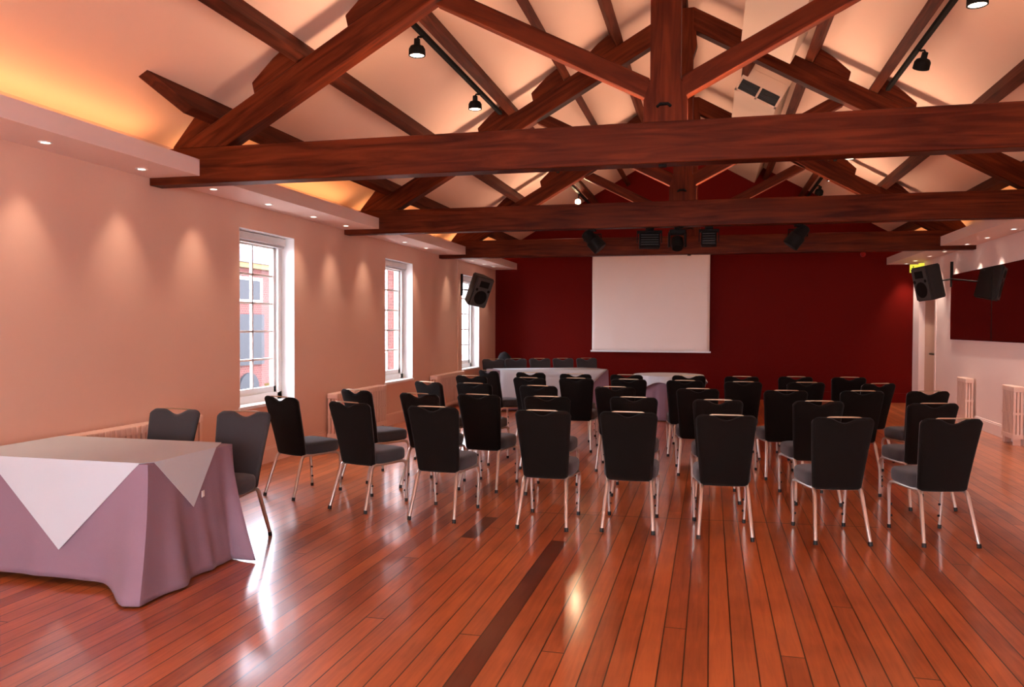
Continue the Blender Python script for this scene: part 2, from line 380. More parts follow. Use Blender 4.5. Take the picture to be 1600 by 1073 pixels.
sh = obj('yellow_shrub', bm, M['yellowleaf'], loc=(-9.8, 16.4, -1.0)); tag(sh, 'low yellow shrub in the courtyard outside the nearest window', 'shrub')

# ------------------------------------------------------------------ roof timbers
def lt(p, side, A=A_RT):       # roof line: d measured sideways from the ridge
    return (XC+side*p, A-SL*p)
def timber(name, pts, y0, y1, ang, mat, parent, ploc):
    """polygon pts (world x,z) between y0,y1; local X follows the member"""
    cx = sum(p[0] for p in pts)/len(pts); cz = sum(p[1] for p in pts)/len(pts)
    ca, sa = math.cos(ang), math.sin(ang)
    q = [((p[0]-cx)*ca+(p[1]-cz)*sa, -(p[0]-cx)*sa+(p[1]-cz)*ca) for p in pts]
    ym = (y0+y1)/2
    bm = bmesh.new(); prism(bm, q, 'y', y0-ym, y1-ym)
    bmesh.ops.recalc_face_normals(bm, faces=bm.faces[:])
    bmesh.ops.bevel(bm, geom=bm.edges[:], offset=.006, segments=1, affect='EDGES')
    return obj(name, bm, mat, parent, (cx-ploc[0], ym-ploc[1], cz-ploc[2]), (0, -ang, 0))
ZB, ZT = 2.819, 3.135
TH = math.atan(SL)
PUR = [.83, 1.50, 2.22, 3.10, 3.93]
def truss(Y, label):
    L = (XC, Y, ZB); r_ = thing('roof_truss', label, 'roof truss', L, 0, 'timber roof trusses across the hall')
    T = .17
    timber('tie_beam', [(XL-.0, ZB), (XR+.0, ZB), (XR, ZT), (XL, ZT)], Y, Y+T, 0, M['beam'], r_, L)
    # king post with a swollen foot
    kp = [(-.165, ZT), (.165, ZT), (.165, 3.30), (.115, 3.46), (.115, 4.9), (.16, 5.05), (.12, 5.50), (-.12, 5.50), (-.16, 5.05), (-.115, 4.9), (-.115, 3.46), (-.165, 3.30)]
    cz = 4.3; bm = bmesh.new(); prism(bm, [(p[1]-cz, -p[0]) for p in kp], 'y', -.075, .075)
    obj('king_post', bm, M['beam'], r_, (0, .085, cz-ZB), (0, -PI/2, 0))
    for s in (-1, 1):
        pts = [(XC+s*.115, 5.57-SL*.115), lt(4.28, s), (lt(4.28, s)[0], ZT), (XC+s*3.79, ZT), (XC+s*.115, A_RB-SL*.115)]
        pts = [pts[0], (XC+s*4.275, ZT), (XC+s*3.79, ZT), pts[4]]
        timber('rafter', pts, Y+.005, Y+T-.005, -s*TH, M['beam'], r_, L)
        # strut from the king post foot to the rafter
        def sc_(d_): return 3.33+.515*d_
        h = .085
        pts = [(XC+s*.12, sc_(.12)-h), (XC+s*.12, sc_(.12)+h), (XC+s*1.69, sc_(1.69)+h), (XC+s*1.86, sc_(1.86)-h)]
        timber('strut', pts, Y+.03, Y+T-.03, s*math.atan(.515), M['beam'], r_, L)
        # packing cleats below each purlin
        for k, dp in enumerate(PUR):
            ux, uz = s*math.cos(TH), -math.sin(TH); nx, nz = s*math.sin(TH), math.cos(TH)
            bx0, bz0 = lt(dp, s)
            prof = [(0.002, 0), (.002, .19), (.17, .17), (.44, .10), (.47, 0)] if k < 4 else [(.002, 0), (.002, .17), (.12, .15), (.42, .04), (.46, 0)]
            timber('packing_cleat', [(bx0+ux*t_+nx*n_, bz0+uz*t_+nz*n_) for t_, n_ in prof], Y+.015, Y+T-.015, -s*TH, M['beam'], r_, L)
    bm = bmesh.new(); x_, z_ = XC-.02, ZB-.012
    box(bm, x_-.03-L[0], x_+.03-L[0], .05, .11, z_-.006-ZB, z_+.014-ZB, .004); obj('bolt_plate', bm, M['black'], r_)
    bm = bmesh.new(); x_, z_ = XC-.01, 3.25
    tube(bm, [(x_-.05-L[0], 0.012, z_-ZB), (x_-.03-L[0], -.012, z_+.012-ZB), (x_+.03-L[0], -.012, z_+.012-ZB), (x_+.05-L[0], .012, z_-ZB)], .012, 6)
    obj('iron_staple', bm, M['black'], r_)
    return r_
TY = [6.235, 10.18, 14.15]
truss(TY[0], 'nearest and largest dark timber truss crossing the room')
truss(TY[1], 'middle timber truss with black stage lights hung under it')
truss(TY[2], 'farthest timber truss, just in front of the maroon wall')
# purlins and ridge: run the length of the room on top of the rafters
names = ['top', 'second from the top', 'middle', 'second from the bottom', 'lowest']
for s in (-1, 1):
    for k, dp in enumerate(PUR):
        y0_ = 5.45 if k == 4 else Y0
        bm = bmesh.new()
        # local: X along room, Y upslope/downslope, Z normal
        L_ = YB-y0_
        wv, hv = .10, .218
        v8 = []
        for (xx, cut) in ((0, True), (L_, False)):
            for (yy, zz) in ((0, 0), (-wv, 0), (-wv, hv), (0, hv)):
                sh_ = .42 if (cut and k == 4 and zz == 0) else 0
                v8.append(bm.verts.new((xx+sh_, yy*(1), zz)))
        for f in ((0, 1, 2, 3), (7, 6, 5, 4), (0, 4, 5, 1), (1, 5, 6, 2), (2, 6, 7, 3), (3, 7, 4, 0)): bm.faces.new([v8[i] for i in f])
        bmesh.ops.recalc_face_normals(bm, faces=bm.faces[:])
        bmesh.ops.bevel(bm, geom=bm.edges[:], offset=.005, segments=1, affect='EDGES')
        o = obj('purlin', bm, M['purlin'])
        bx0, bz0 = lt(dp, s)
        ux, uz = s*math.cos(TH), -math.sin(TH); nx, nz = s*math.sin(TH), math.cos(TH)
        ex = Vector((0, 1, 0)); ey = Vector((ux, 0, uz)); ez = Vector((nx, 0, nz))
        o.matrix_world = Matrix(((ex.x, ey.x, ez.x, bx0), (ex.y, ey.y, ez.y, y0_), (ex.z, ey.z, ez.z, bz0), (0, 0, 0, 1)))
        tag(o, 'dark timber purlin under the %s ceiling slope, %s of five' % ('left' if s < 0 else 'right', names[k]), 'purlin', 'purlins under the sloping ceiling')
bm = bmesh.new(); box(bm, 0, YB-Y0, -.03, .03, -.13, .13); o = obj('ridge_beam', bm, M['purlin'], loc=(XC, Y0, 5.64), rot=(0, 0, PI/2))
tag(o, 'dark timber ridge beam along the top of the ceiling', 'ridge beam')

# ------------------------------------------------------------------ vent units between the right purlins
tc_, ts_ = math.cos(TH), math.sin(TH)
def slope_frame(o, d_, A, y, s=1):
    ux, uz = s*tc_, -ts_; nx, nz = s*ts_, tc_
    px_, pz_ = XC+s*d_, A-SL*d_
    o.matrix_world = Matrix(((ux, 0, nx, px_), (0, 1, 0, y), (uz, 0, nz, pz_), (0, 0, 0, 1)))
for (ya, yb, dn, lb) in [(7.75, 10.0, .40, 'beige boxed vent on the right slope between the nearest two trusses'),
        (11.85, 14.0, .45, 'beige boxed vent with two black openings between the middle and far trusses'),
        (15.9, 18.17, .37, 'beige boxed vent beside the maroon gable wall')]:
    r_ = thing('ceiling_vent', lb, 'vent', (0, 0, 0), 0, 'boxed vents on the right ceiling slope')
    slope_frame(r_, .87, A_CEIL, ya)
    Wd = .64; H_ = -dn
    bm = bmesh.new(); box(bm, 0, Wd, .03, yb-ya, H_, -.004, .006)
    box(bm, -.01, Wd+.01, 0, .06, -.09, -.005, .006); box(bm, 0, Wd, 0, .03, H_*.58, -.09)
    box(bm, 0, .03, 0, .03, H_, H_*.58); box(bm, Wd-.03, Wd, 0, .03, H_, H_*.58); box(bm, Wd/2-.015, Wd/2+.015, 0, .03, H_, H_*.58); box(bm, 0, Wd, 0, .03, H_, H_+.03)
    obj('vent_box', bm, M['ac'], r_)
    for a, b_ in ((.03, Wd/2-.015), (Wd/2+.015, Wd-.03)):
        bm = bmesh.new(); box(bm, a, b_, .022, .029, H_+.03, H_*.58)
        for q in range(4):
            z_ = H_+.03+(H_*.42*-1-.03)*(q+.5)/4; box(bm, a, b_, .012, .022, z_-.003, z_+.003)
        obj('vent_opening', bm, M['acdark'], r_, label='black slatted vent opening')

# ------------------------------------------------------------------ downlights in the soffits
ordn = ['first', 'second', 'third', 'fourth', 'fifth', 'sixth', 'seventh', 'eighth', 'ninth', 'tenth', 'eleventh', 'twelfth', 'thirteenth', 'fourteenth']
def make_downlight():
    r_ = thing('recessed_downlight', '', 'downlight', (0, 0, 0))
    bm = bmesh.new(); lathe(bm, [(.030, -.001), (.034, -.007), (.046, -.006), (.050, 0)], 20); obj('trim_ring', bm, M['white'], r_, smooth=True)
    bm = bmesh.new(); lathe(bm, [(0, -.002), (.031, -.002), (.031, .0)], 20); obj('lens', bm, M['dl'], r_)
    return r_
dl0 = make_downlight(); first = True
YL = [4.84, 5.85, 6.86, 7.85, 8.87, 9.76, 10.81, 11.86, 12.83, 14.6, 15.52, 16.4, 17.15]
YR = [3.9, 4.9, 5.9, 6.9, 7.9, 8.9, 9.9, 10.9, 11.95, 13.0, 13.95, 15.2, 16.17, 17.2, 17.95]
def place_dl(x, y, lb, gp):
    global first
    if first:
        r_ = dl0; r_.location = (x, y, SZ0); r_['label'] = lb; r_['group'] = gp; first = False
    else: r_ = dup(dl0, (x, y, SZ0), 0, lb, gp)
    return r_
for i, y in enumerate(YL):
    place_dl(-4.675, y, 'round recessed downlight in the left soffit, %s from the camera end' % ordn[i], 'downlights in the left soffit')
    lamp('downlight_beam', 'SPOT', (-4.675, y, SZ0-.02), 34, (1, .76, .60), (0, 0, 0), None, spot_size=math.radians(70), spot_blend=1, shadow_soft_size=.03)
yr_vis = [y for y in YR if y > 11]
for i, y in enumerate(YR):
    if y > 11: place_dl(3.895, y, 'round recessed downlight in the right soffit, %s from the far end' % ordn[len(YR)-1-i], 'downlights in the right soffit')
    lamp('downlight_beam', 'SPOT', (3.895, y, SZ0-.02), 95, (1, .86, .76), (0, 0, 0), None, spot_size=math.radians(70), spot_blend=1, shadow_soft_size=.03)
for y in (-2.1, -.1, .9, 1.9, 2.9, 3.85):
    lamp('downlight_beam', 'SPOT', (-4.675, y, SZ0-.02), 34, (1, .76, .60), (0, 0, 0), None, spot_size=math.radians(70), spot_blend=1, shadow_soft_size=.03)
# cove lamps standing on top of the soffits behind the fascia
for s, x in ((-1, XL+.17), (1, XR-.17)):
    for ya, yb in ((-3, 6.1), (6.5, 10.0), (10.5, 14.0), (14.5, 18.0)):
        lamp('cove_strip', 'AREA', (x, (ya+yb)/2, SZ1+.03), 2.2*(yb-ya)*(1 if s < 0 else .8), (1, .56, .22), (PI, 0, 0), None, shape='RECTANGLE', size=.08, size_y=yb-ya)

# added fill lamps without fixtures, at tie beam height, to brighten the ceiling
for y, pw in ((2.3, 28), (6.32, 78), (10.27, 85), (14.24, 90)):
    lamp('added_roof_fill', 'AREA', (XC, y, 3.16), pw, (1, .70, .52), (PI, 0, 0), None, shape='RECTANGLE', size=5.4, size_y=.12)
# ------------------------------------------------------------------ lighting track and spotlights
def track(x, z, label, segs):
    r_ = thing('lighting_track', label, 'lighting track', (x, segs[0][0], z), 0, 'black lighting tracks beside the purlins')
    for a, b_ in segs:
        bm = bmesh.new(); box(bm, -.022, .022, a-segs[0][0], b_-segs[0][0], -.02, .02); obj('rail', bm, M['black'], r_)
segs = [(Y0+.2, 6.2), (6.45, 9.95), (10.4, 13.95), (14.4, 17.9)]
track(-2.625, 4.285, 'black lighting track along the middle left purlin', segs)
track(1.935, 4.285, 'black lighting track along the middle right purlin', segs)
def make_spot():
    r_ = thing('track_spotlight', '', 'spotlight')
    bm = bmesh.new(); tube(bm, [(.0, 0, 0), (-.03, 0, -.005), (-.055, 0, .0), (-.07, 0, -.02), (-.07, 0, -.06)], .011, 8); obj('bracket', bm, M['black'], r_, smooth=True)
    bm = bmesh.new(); lathe(bm, [(0, -.02), (.028, -.02), (.03, -.075), (.062, -.09), (.076, -.115), (.078, -.175), (.069, -.178), (.067, -.165)], 20, (-.07, 0, 0)); obj('housing', bm, M['black'], r_, smooth=True)
    bm = bmesh.new(); lathe(bm, [(0, -.168), (.067, -.168), (.067, -.160), (0, -.160)], 20, (-.07, 0, 0)); obj('lens', bm, M['bulb'], r_)
    return r_
sp0 = make_spot(); sf = True
def place_spot(x, y, mir, lb, lit=True):
    global sf
    if sf: r_ = sp0; r_.location = (x, y, 4.262); r_['label'] = lb; r_['group'] = 'black track spotlights'; sf = False
    else: r_ = dup(sp0, (x, y, 4.262), 0, lb, 'black track spotlights')
    if mir: r_.rotation_euler = (0, 0, PI)
    if not lit: r_.rotation_euler = (math.radians(-34), math.radians(-8), PI)
    lx = x+(.07 if mir else -.07)
    if lit: lamp('spotlight_beam', 'SPOT', (lx, y, 4.07), 32, (1, .80, .62), (0, 0, 0), None, spot_size=math.radians(95), spot_blend=.8, shadow_soft_size=.05)
for y, lb in ((7.1, 'black track spotlight on the left slope, nearest the camera and lit'), (9.0, 'lit black track spotlight on the left slope, in front of the middle truss'),
              (14.5, 'lit black track spotlight on the left slope seen above the middle tie beam')):
    place_spot(-2.61, y, False, lb)
for y, lb, li in ((7.0, 'black track spotlight at the top right edge of the picture', True), (8.55, 'unlit black track spotlight on the right slope, turned away, in front of the middle truss', False),
              (12.9, 'lit track spotlight on the right slope behind the middle truss, upper one', True), (14.75, 'lit track spotlight on the right slope in front of the far truss, lower one', True), (16.2, 'black track spotlight on the right slope behind the far truss', False)):
    place_spot(1.93, y, True, lb, li)
# the spotlight that is aimed down the room at the camera
r_ = thing('track_spotlight', 'bright spotlight aimed at the camera above the middle tie beam', 'spotlight', (-2.64, 16.2, 4.10), 0, 'black track spotlights')
ax = Vector((.16, -1, -.16)).normalized()
bm = bmesh.new(); tube(bm, [Vector((0, 0, 0))-ax*.14, Vector((0, 0, 0))-ax*.08, (0, 0, 0)], [.03, .055, .06], 16); tube(bm, [(0, .1, .03), (0, .1, .18)], .011, 8); obj('housing', bm, M['black'], r_, smooth=True)
bm = bmesh.new(); tube(bm, [ax*.001, ax*.006], .054, 16); obj('lens', bm, emit('bright_lamp_lens', (1, .66, .38), 260), r_)

# ------------------------------------------------------------------ stage lights under the middle truss
def can(name, x, label, tilt, yaw_, grp='stage lights under the middle tie beam'):
    r_ = thing(name, label, 'stage light', (x, 10.42, 2.80), 0, grp)
    bm = bmesh.new(); box(bm, -.05, .05, -.12, -.02, -.002, .03, .004); tube(bm, [(0, -.05, 0), (0, -.02, -.04)], .012, 8)
    q = Matrix.Rotation(yaw_, 3, 'Z')
    tube(bm, [q @ Vector(p) for p in ((-.11, 0, -.12), (-.11, 0, -.03), (.11, 0, -.03), (.11, 0, -.12))], .010, 8); obj('yoke', bm, M['black'], r_)
    ax = Vector((math.sin(tilt), 0, -math.cos(tilt))); c0 = Vector((0, 0, -.11))
    bm = bmesh.new(); tube(bm, [c0-ax*.15, c0-ax*.13, c0-ax*.02, c0+ax*.0, c0+ax*.15], [.05, .075, .08, .098, .098], 20); obj('housing', bm, M['black'], r_, smooth=True)
    bm = bmesh.new(); tube(bm, [c0+ax*.151, c0+ax*.155], .085, 20); obj('lens', bm, M['plastic'], r_)
def flood(x, label, wd, ht, skew):
    r_ = thing('flood_light', label, 'stage light', (x, 10.42, 2.80), skew, 'stage lights under the middle tie beam')
    bm = bmesh.new(); box(bm, -wd/2-.02, wd/2+.02, -.02, .02, -.04, .0, .004); box(bm, -.05, .05, -.12, .0, 0, .03)
    box(bm, -wd/2-.03, -wd/2-.018, -.02, .02, -.16, -.0); box(bm, wd/2+.018, wd/2+.03, -.02, .02, -.16, -.0); obj('yoke', bm, M['black'], r_)
    bm = bmesh.new(); prism(bm, [(-.07, -.03), (.07, -.05), (.10, -.13), (.07, -ht), (-.09, -ht+.01), (-.11, -.14)], 'x', -wd/2, wd/2)
    bmesh.ops.bevel(bm, geom=bm.edges[:], offset=.008, segments=1, affect='EDGES'); obj('housing', bm, M['black'], r_)
    bm = bmesh.new()
    for k in range(5): box(bm, -wd/2+.02, wd/2-.02, -.122+.0*k, -.108, -.07-k*.03, -.062-k*.03)
    obj('cooling_fins', bm, M['plastic'], r_)
can('par_can', -1.50, 'round black stage light angled to the right, leftmost under the middle tie beam', .75, 0)
flood(-.77, 'boxy black flood light, left of the three above the projection screen', .26, .23, .12)
r_ = thing('moving_head_light', 'black moving head light, middle of the three above the projection screen', 'stage light', (-.42, 10.42, 2.80), .1, 'stage lights under the middle tie beam')
bm = bmesh.new(); box(bm, -.10, .10, -.09, .09, -.06, .0, .01); box(bm, -.04, .04, -.12, 0, 0, .03); obj('base', bm, M['black'], r_)
bm = bmesh.new(); box(bm, -.115, -.085, -.04, .04, -.22, -.03, .008); box(bm, .085, .115, -.04, .04, -.22, -.03, .008); obj('yoke', bm, M['black'], r_)
bm = bmesh.new(); tube(bm, [(0, .06, -.10), (0, .05, -.12), (0, -.02, -.19), (0, -.05, -.24)], [.05, .075, .08, .065], 18); obj('head', bm, M['black'], r_, smooth=True)
flood(-.03, 'boxy black flood light, right of the three above the projection screen', .19, .22, 0)
can('par_can', 1.03, 'round black stage light angled to the left, rightmost under the middle tie beam', -.65, 0)

# ------------------------------------------------------------------ projection screen on the back wall
r_ = thing('projection_screen', 'white projection screen pulled down in front of the maroon wall', 'projection screen', (-1.31, 18.05, 1.0))
bm = bmesh.new(); nx, nz = 36, 30
gr = [[bm.verts.new((-1.29+2.58*i/nx, .006*math.sin(i*.5+j*.22)+.004*math.sin(i*.9-j*.35), .03+2.3*j/nz)) for i in range(nx+1)] for j in range(nz+1)]
for j in range(nz):
    for i in range(nx): bm.faces.new((gr[j][i], gr[j][i+1], gr[j+1][i+1], gr[j+1][i]))
o = obj('screen_fabric', bm, M['screen'], r_, smooth=True); md = o.modifiers.new('solid', 'SOLIDIFY'); md.thickness = .003
bm = bmesh.new(); box(bm, -1.32, 1.32, -.02, .02, 0, .035, .006); obj('bottom_bar', bm, M['white'], r_)
bm = bmesh.new(); box(bm, -1.36, 1.36, -.06, .09, 2.30, 2.44, .02); box(bm, -1.2, -1.12, .05, .14, 2.32, 2.42); box(bm, 1.12, 1.2, .05, .14, 2.32, 2.42); obj('screen_case', bm, M['white'], r_)
# red alarm sounder
r_ = thing('alarm_sounder', 'small red alarm sounder high on the maroon wall', 'alarm', (3.10, YB, 3.11))
bm = bmesh.new(); tube(bm, [(0, 0, 0), (0, -.03, 0), (0, -.055, 0)], [.055, .055, .03], 16); obj('sounder_body', bm, M['red'], r_, smooth=True)
# exit sign above the door
r_ = thing('exit_sign', 'small green emergency exit sign above the far right door', 'sign', (XR, 17.35, 2.66))
bm = bmesh.new(); box(bm, -.10, 0, -.02, .02, .155, .185); box(bm, -.26, 0, -.015, .015, 0, .16, .004); obj('sign_box', bm, M['exit'], r_)
bm = bmesh.new()   # running figure and arrow
for (a, b_, c_, d_) in ((-.21, -.19, .10, .125), (-.212, -.188, .055, .095), (-.235, -.21, .04, .055), (-.19, -.165, .03, .06), (-.235, -.21, .075, .088), (-.10, -.05, .06, .075), (-.125, -.10, .045, .09)):
    box(bm, a, b_, -.018, -.014, c_, d_)
obj('pictogram', bm, M['exitdark'], r_)

# ------------------------------------------------------------------ wall speakers
def speaker(loc, tilt_e, label, wallpt, barz):
    r_ = thing('wall_speaker', label, 'speaker', loc)
    rot = tilt_e
    def P(o): o.rotation_euler = rot; return o
    bm = bmesh.new()
    prof = [(-.20, -.18), (-.13, -.18), (.02, -.18)]
    # trapezoid cabinet: wide front (-Y), narrow back
    pts = [(-.19, -.17), (.19, -.17), (.20, -.10), (.11, .17), (-.11, .17), (-.20, -.10)]
    prism(bm, pts, 'z', -.29, .29); bmesh.ops.bevel(bm, geom=bm.edges[:], offset=.018, segments=2, affect='EDGES'); P(obj('cabinet', bm, M['plastic'], r_, smooth=True))
    bm = bmesh.new(); box(bm, -.17, .17, -.182, -.168, -.27, .27, .005); f = P(obj('front_baffle', bm, M['speakerface'], r_))
    bm = bmesh.new(); tube(bm, [(0, -.184, -.10), (0, -.186, -.10)], .135, 24); tube(bm, [(0, -.184, -.10), (0, -.19, -.10)], [.05, .02], 16); obj('woofer', bm, M['black'], f, smooth=True)
    bm = bmesh.new(); box(bm, -.10, .10, -.186, -.180, .10, .22, .002); obj('horn', bm, M['black'], f)
    bm = bmesh.new()
    for x_ in (-.13, .13): tube(bm, [(x_, -.183, .045), (x_, -.187, .045)], .028, 12)
    obj('port', bm, M['black'], f)
    wp = Vector(wallpt)-Vector(loc)
    bm = bmesh.new(); tube(bm, [(0, .10, 0), Vector((0, .18, 0)), wp], .014, 8); obj('bracket_arm', bm, M['black'], r_)
    bm = bmesh.new(); s = 1 if wallpt[0] > 0 else -1
    box(bm, min(wp.x, wp.x+s*.0)-.02, wp.x+.02, wp.y-.02, wp.y+.02, barz[0]-loc[2], barz[1]-loc[2]); obj('wall_bar', bm, M['black'], r_)
speaker((-4.33, 14.75, 2.26), (math.radians(20), math.radians(10), math.radians(48)), 'black loudspeaker on the left wall in front of the far window', (XL+.02, 15.5, 2.30), (2.18, 2.62))
speaker((3.60, 14.9, 2.34), (math.radians(12), math.radians(-3), math.radians(-66)), 'black loudspeaker on the right wall above the door', (XR-.02, 15.40, 2.42), (2.28, 2.72))
r_ = bx('wall_conduit', (XL, XL+.018, 15.28, 15.30, .68, 2.88), M['wall']); tag(r_, 'thin painted conduit rising up the left wall beside the far window', 'pipe')

# ------------------------------------------------------------------ mirrors on the right wall
for k, (a, b_, lb) in enumerate(((13.32, 15.41, 'dark frameless wall mirror on the right wall, the far one'), (11.2, 13.29, 'dark frameless wall mirror on the right wall, the near one cut by the picture edge'))):
    r_ = thing('wall_mirror', lb, 'mirror', (XR, (a+b_)/2, 1.37), 0, 'mirrors on the right wall')
    h = (b_-a)/2
    bx('mirror_backing', (-.022, 0, -h, h, 0, 1.12), M['black'], r_); bx('mirror_glass', (-.028, -.022, -h+.004, h-.004, .004, 1.116), M['mirror'], r_)

# ------------------------------------------------------------------ radiators
def radiator(x, s, y0_, y1_, ztop, label, grp, dep=.15, pitch=.062):
    """column radiator; s = +1 when it stands out from the left wall towards +X"""
    r_ = thing('column_radiator', label, 'radiator', (x, y0_, 0), 0, grp)
    n = max(3, round((y1_-y0_)/pitch)); bm = bmesh.new(); off = .035
    for k in range(n):
        yc = (k+.5)*(y1_-y0_)/n; hw = (y1_-y0_)/n*.5
        for j in range(3):
            xc = s*(off+dep*(j+.5)/3)
            box(bm, xc-dep/6*.72, xc+dep/6*.72, yc-hw*.62, yc+hw*.62, .14, ztop-.05)
        xa, xb = sorted((s*off, s*(off+dep)))
        box(bm, xa, xb, yc-hw*.98, yc+hw*.98, .09, .15); box(bm, xa, xb, yc-hw*.98, yc+hw*.98, ztop-.075, ztop, .012)
        box(bm, xa, xb, yc-hw*.5, yc+hw*.5, ztop*.52, ztop*.52+.03)
    obj('column_section', bm, M['radiator'], r_)
    for yy in (.05, y1_-y0_-.05):
        xa, xb = sorted((s*(off+.02), s*(off+dep-.02)))
        bm = bmesh.new(); box(bm, xa, xb, yy-.02, yy+.02, 0, .09, .004); obj('foot', bm, M['radiator'], r_)
    L_ = y1_-y0_
    bm = bmesh.new(); tube(bm, [(s*.10, L_, .13), (s*.10, L_+.07, .13), (s*.10, L_+.09, .11), (s*.10, L_+.09, 0)], .012, 8); tube(bm, [(s*.10, L_+.05, .13), (s*.10, L_+.05, .20)], .02, 10); obj('valve_pipe', bm, M['radiator'], r_, smooth=True)
GL = 'radiators along the left wall'
radiator(XL, 1, 4.35, 6.75, .71, 'long peach column radiator behind the front table', GL)
radiator(XL, 1, 9.6, 11.25, .68, 'peach column radiator between the nearest and middle windows', GL)
radiator(XL, 1, 13.55, 15.2, .68, 'peach column radiator between the middle and far windows', GL)
radiator(XR, -1, 14.03, 14.50, .77, 'short pale column radiator on the right wall, the farther one', 'radiators on the right wall', .125, .058)
radiator(XR, -1, 11.95, 12.40, .79, 'short pale column radiator at the right edge of the picture', 'radiators on the right wall', .125, .058)

# ------------------------------------------------------------------ chairs
def grid_faces(bm, g_, closed=False):
    for a, b_ in zip(g_, g_[1:]):
        n = len(a)
        for i in range(n if closed else n-1): bm.faces.new((a[i], a[(i+1) % n], b_[(i+1) % n], b_[i]))
def make_chair():
    r_ = thing('banquet_chair', '', 'chair')
    # backrest: upholstered panel, waisted, with a hand-grip dip in the top edge
    bm = bmesh.new(); nx, nz = 28, 14
    def top(s_):
        a = abs(s_); z = .925
        if a > .76: z -= .055*(1-math.sqrt(max(0, 1-((a-.76)/.24)**2)))
        if a < .50: z -= .040*(.5+.5*math.cos(PI*a/.50))**.8
        return z
    def bot(s_):
        a = abs(s_); return .375+(.035*(1-math.sqrt(max(0, 1-((a-.85)/.15)**2))) if a > .85 else 0)
    def P(s_, t_, front):
        z = bot(s_)+(top(s_)-bot(s_))*t_
        wv = .178+.047*((z-.375)/.55)**1.1
        ed = min(1, (1-abs(s_))/.10, t_/.05+.0, (1-t_)/.05); ed = max(0, ed)
        th = .024*math.sqrt(ed*(2-ed))
        y = -.165-.135*((z-.375)/.55)**1.15+.022*s_*s_
        return Vector((s_*wv, y+(th if front else -th), z))
    ss = [-1+2*i/nx for i in range(nx+1)]; ts = [0, .012, .03, .05]+[.05+.9*j/nz for j in range(1, nz)]+[.95, .97, .988, 1]
    ss = sorted(set(ss+[-.99, .99, -.97, .97]))
    for fr_ in (True, False):
        bm.free(); bm = bmesh.new()
        g_ = [[bm.verts.new(P(s_, t_, fr_)) for s_ in ss] for t_ in ts]; g2 = [[bm.verts.new(P(s_, t_, fr_)+Vector((0, -.02 if fr_ else .02, 0))*min(1, 6*min(t_, 1-t_, (1-abs(s_))*.5))) for s_ in ss] for t_ in ts]
        grid_faces(bm, g_); grid_faces(bm, g2)
        bmesh.ops.remove_doubles(bm, verts=bm.verts[:], dist=.0004)
        if fr_: obj('backrest', bm, M['fabric'], r_, smooth=True)
        else: obj('back_panel', bm, M['backpanel'], r_, smooth=True, label='plain black rear of the backrest')
        bm = bmesh.new()
    bm = bmesh.new(); zt = .925; yt = -.165-.135
    pts = [(-.128, yt+.006, zt-.022), (-.12, yt+.003, zt-.006), (-.105, yt+.002, zt-.001), (-.05, yt, zt), (.05, yt, zt), (.105, yt+.002, zt-.001), (.12, yt+.003, zt-.006), (.128, yt+.006, zt-.022)]
    tube(bm, pts, .0055, 8); obj('hand_grip', bm, M['handlebar'], r_, smooth=True)
    # seat cushion
    bm = bmesh.new(); rings = []
    def ring(sc_, z, n=36, dz=0):
        out = []
        for k in range(n):
            a = 2*PI*k/n; ca, sa_ = math.cos(a), math.sin(a); e = .38
            x = math.copysign(abs(ca)**e, ca)*.215*sc_; y = math.copysign(abs(sa_)**e, sa_)*.215*sc_
            x *= 1-.06*(y < 0)*abs(y)/.215
            out.append(bm.verts.new((x, y+.065, z)))
        return out
    prof = [(.93, .388), (.985, .398), (1, .415), (1, .455), (.985, .475), (.94, .488), (.82, .497), (.55, .503), (.2, .505)]
    g_ = [ring(a, z) for a, z in prof]; grid_faces(bm, g_, True); bm.faces.new(g_[0][::-1]); bm.faces.new(g_[-1])
    obj('seat', bm, M['fabric'], r_, smooth=True)
    for s in (-1, 1):
        bm = bmesh.new(); tube(bm, [(s*.165, -.15, .382), (s*.175, -.10, .380), (s*.200, .18, .378), (s*.203, .215, .374)], .0125, 8)
        obj('seat_rail', bm, M['chrome'], r_, smooth=True)
        bm = bmesh.new(); tube(bm, [(s*.203, .205, .374), (s*.204, .235, .365), (s*.2045, .252, .345), (s*.205, .258, .31), (s*.195, .270, .022)], [.0125, .0135, .014, .014, .012], 10)
        lg = obj('leg', bm, M['chrome'], r_, smooth=True)
        bm = bmesh.new(); tube(bm, [(s*.1952, .2698, .03), (s*.1945, .2705, 0)], .0145, 10); obj('rubber_foot', bm, M['rubber'], lg, smooth=True)
        for z in (.10, .19):
            q = (z-.022)/(.31-.022); xx = s*(.195+.01*q); yy = .270-.012*q
            bm = bmesh.new(); tube(bm, [(xx-s*.010, yy-.004, z), (xx-s*.021, yy-.006, z)], .009, 8); obj('stacking_bumper', bm, M['rubber'], lg)
        bm = bmesh.new(); tube(bm, [(s*.165, -.13, .382), (s*.167, -.165, .372), (s*.169, -.185, .345), (s*.193, -.298, .022)], [.0125, .0145, .0155, .013], 10)
        lg = obj('leg', bm, M['chrome'], r_, smooth=True)
        bm = bmesh.new(); tube(bm, [(s*.1925, -.296, .03), (s*.194, -.302, 0)], .0155, 10); obj('rubber_foot', bm, M['rubber'], lg, smooth=True)
    bm = bmesh.new(); tube(bm, [(-.20, .17, .374), (.20, .17, .374)], .011, 8); tube(bm, [(-.165, -.13, .378), (.165, -.13, .378)], .011, 8); obj('cross_rail', bm, M['chrome'], r_, smooth=True)
    return r_
ch0 = make_chair(); cf = True
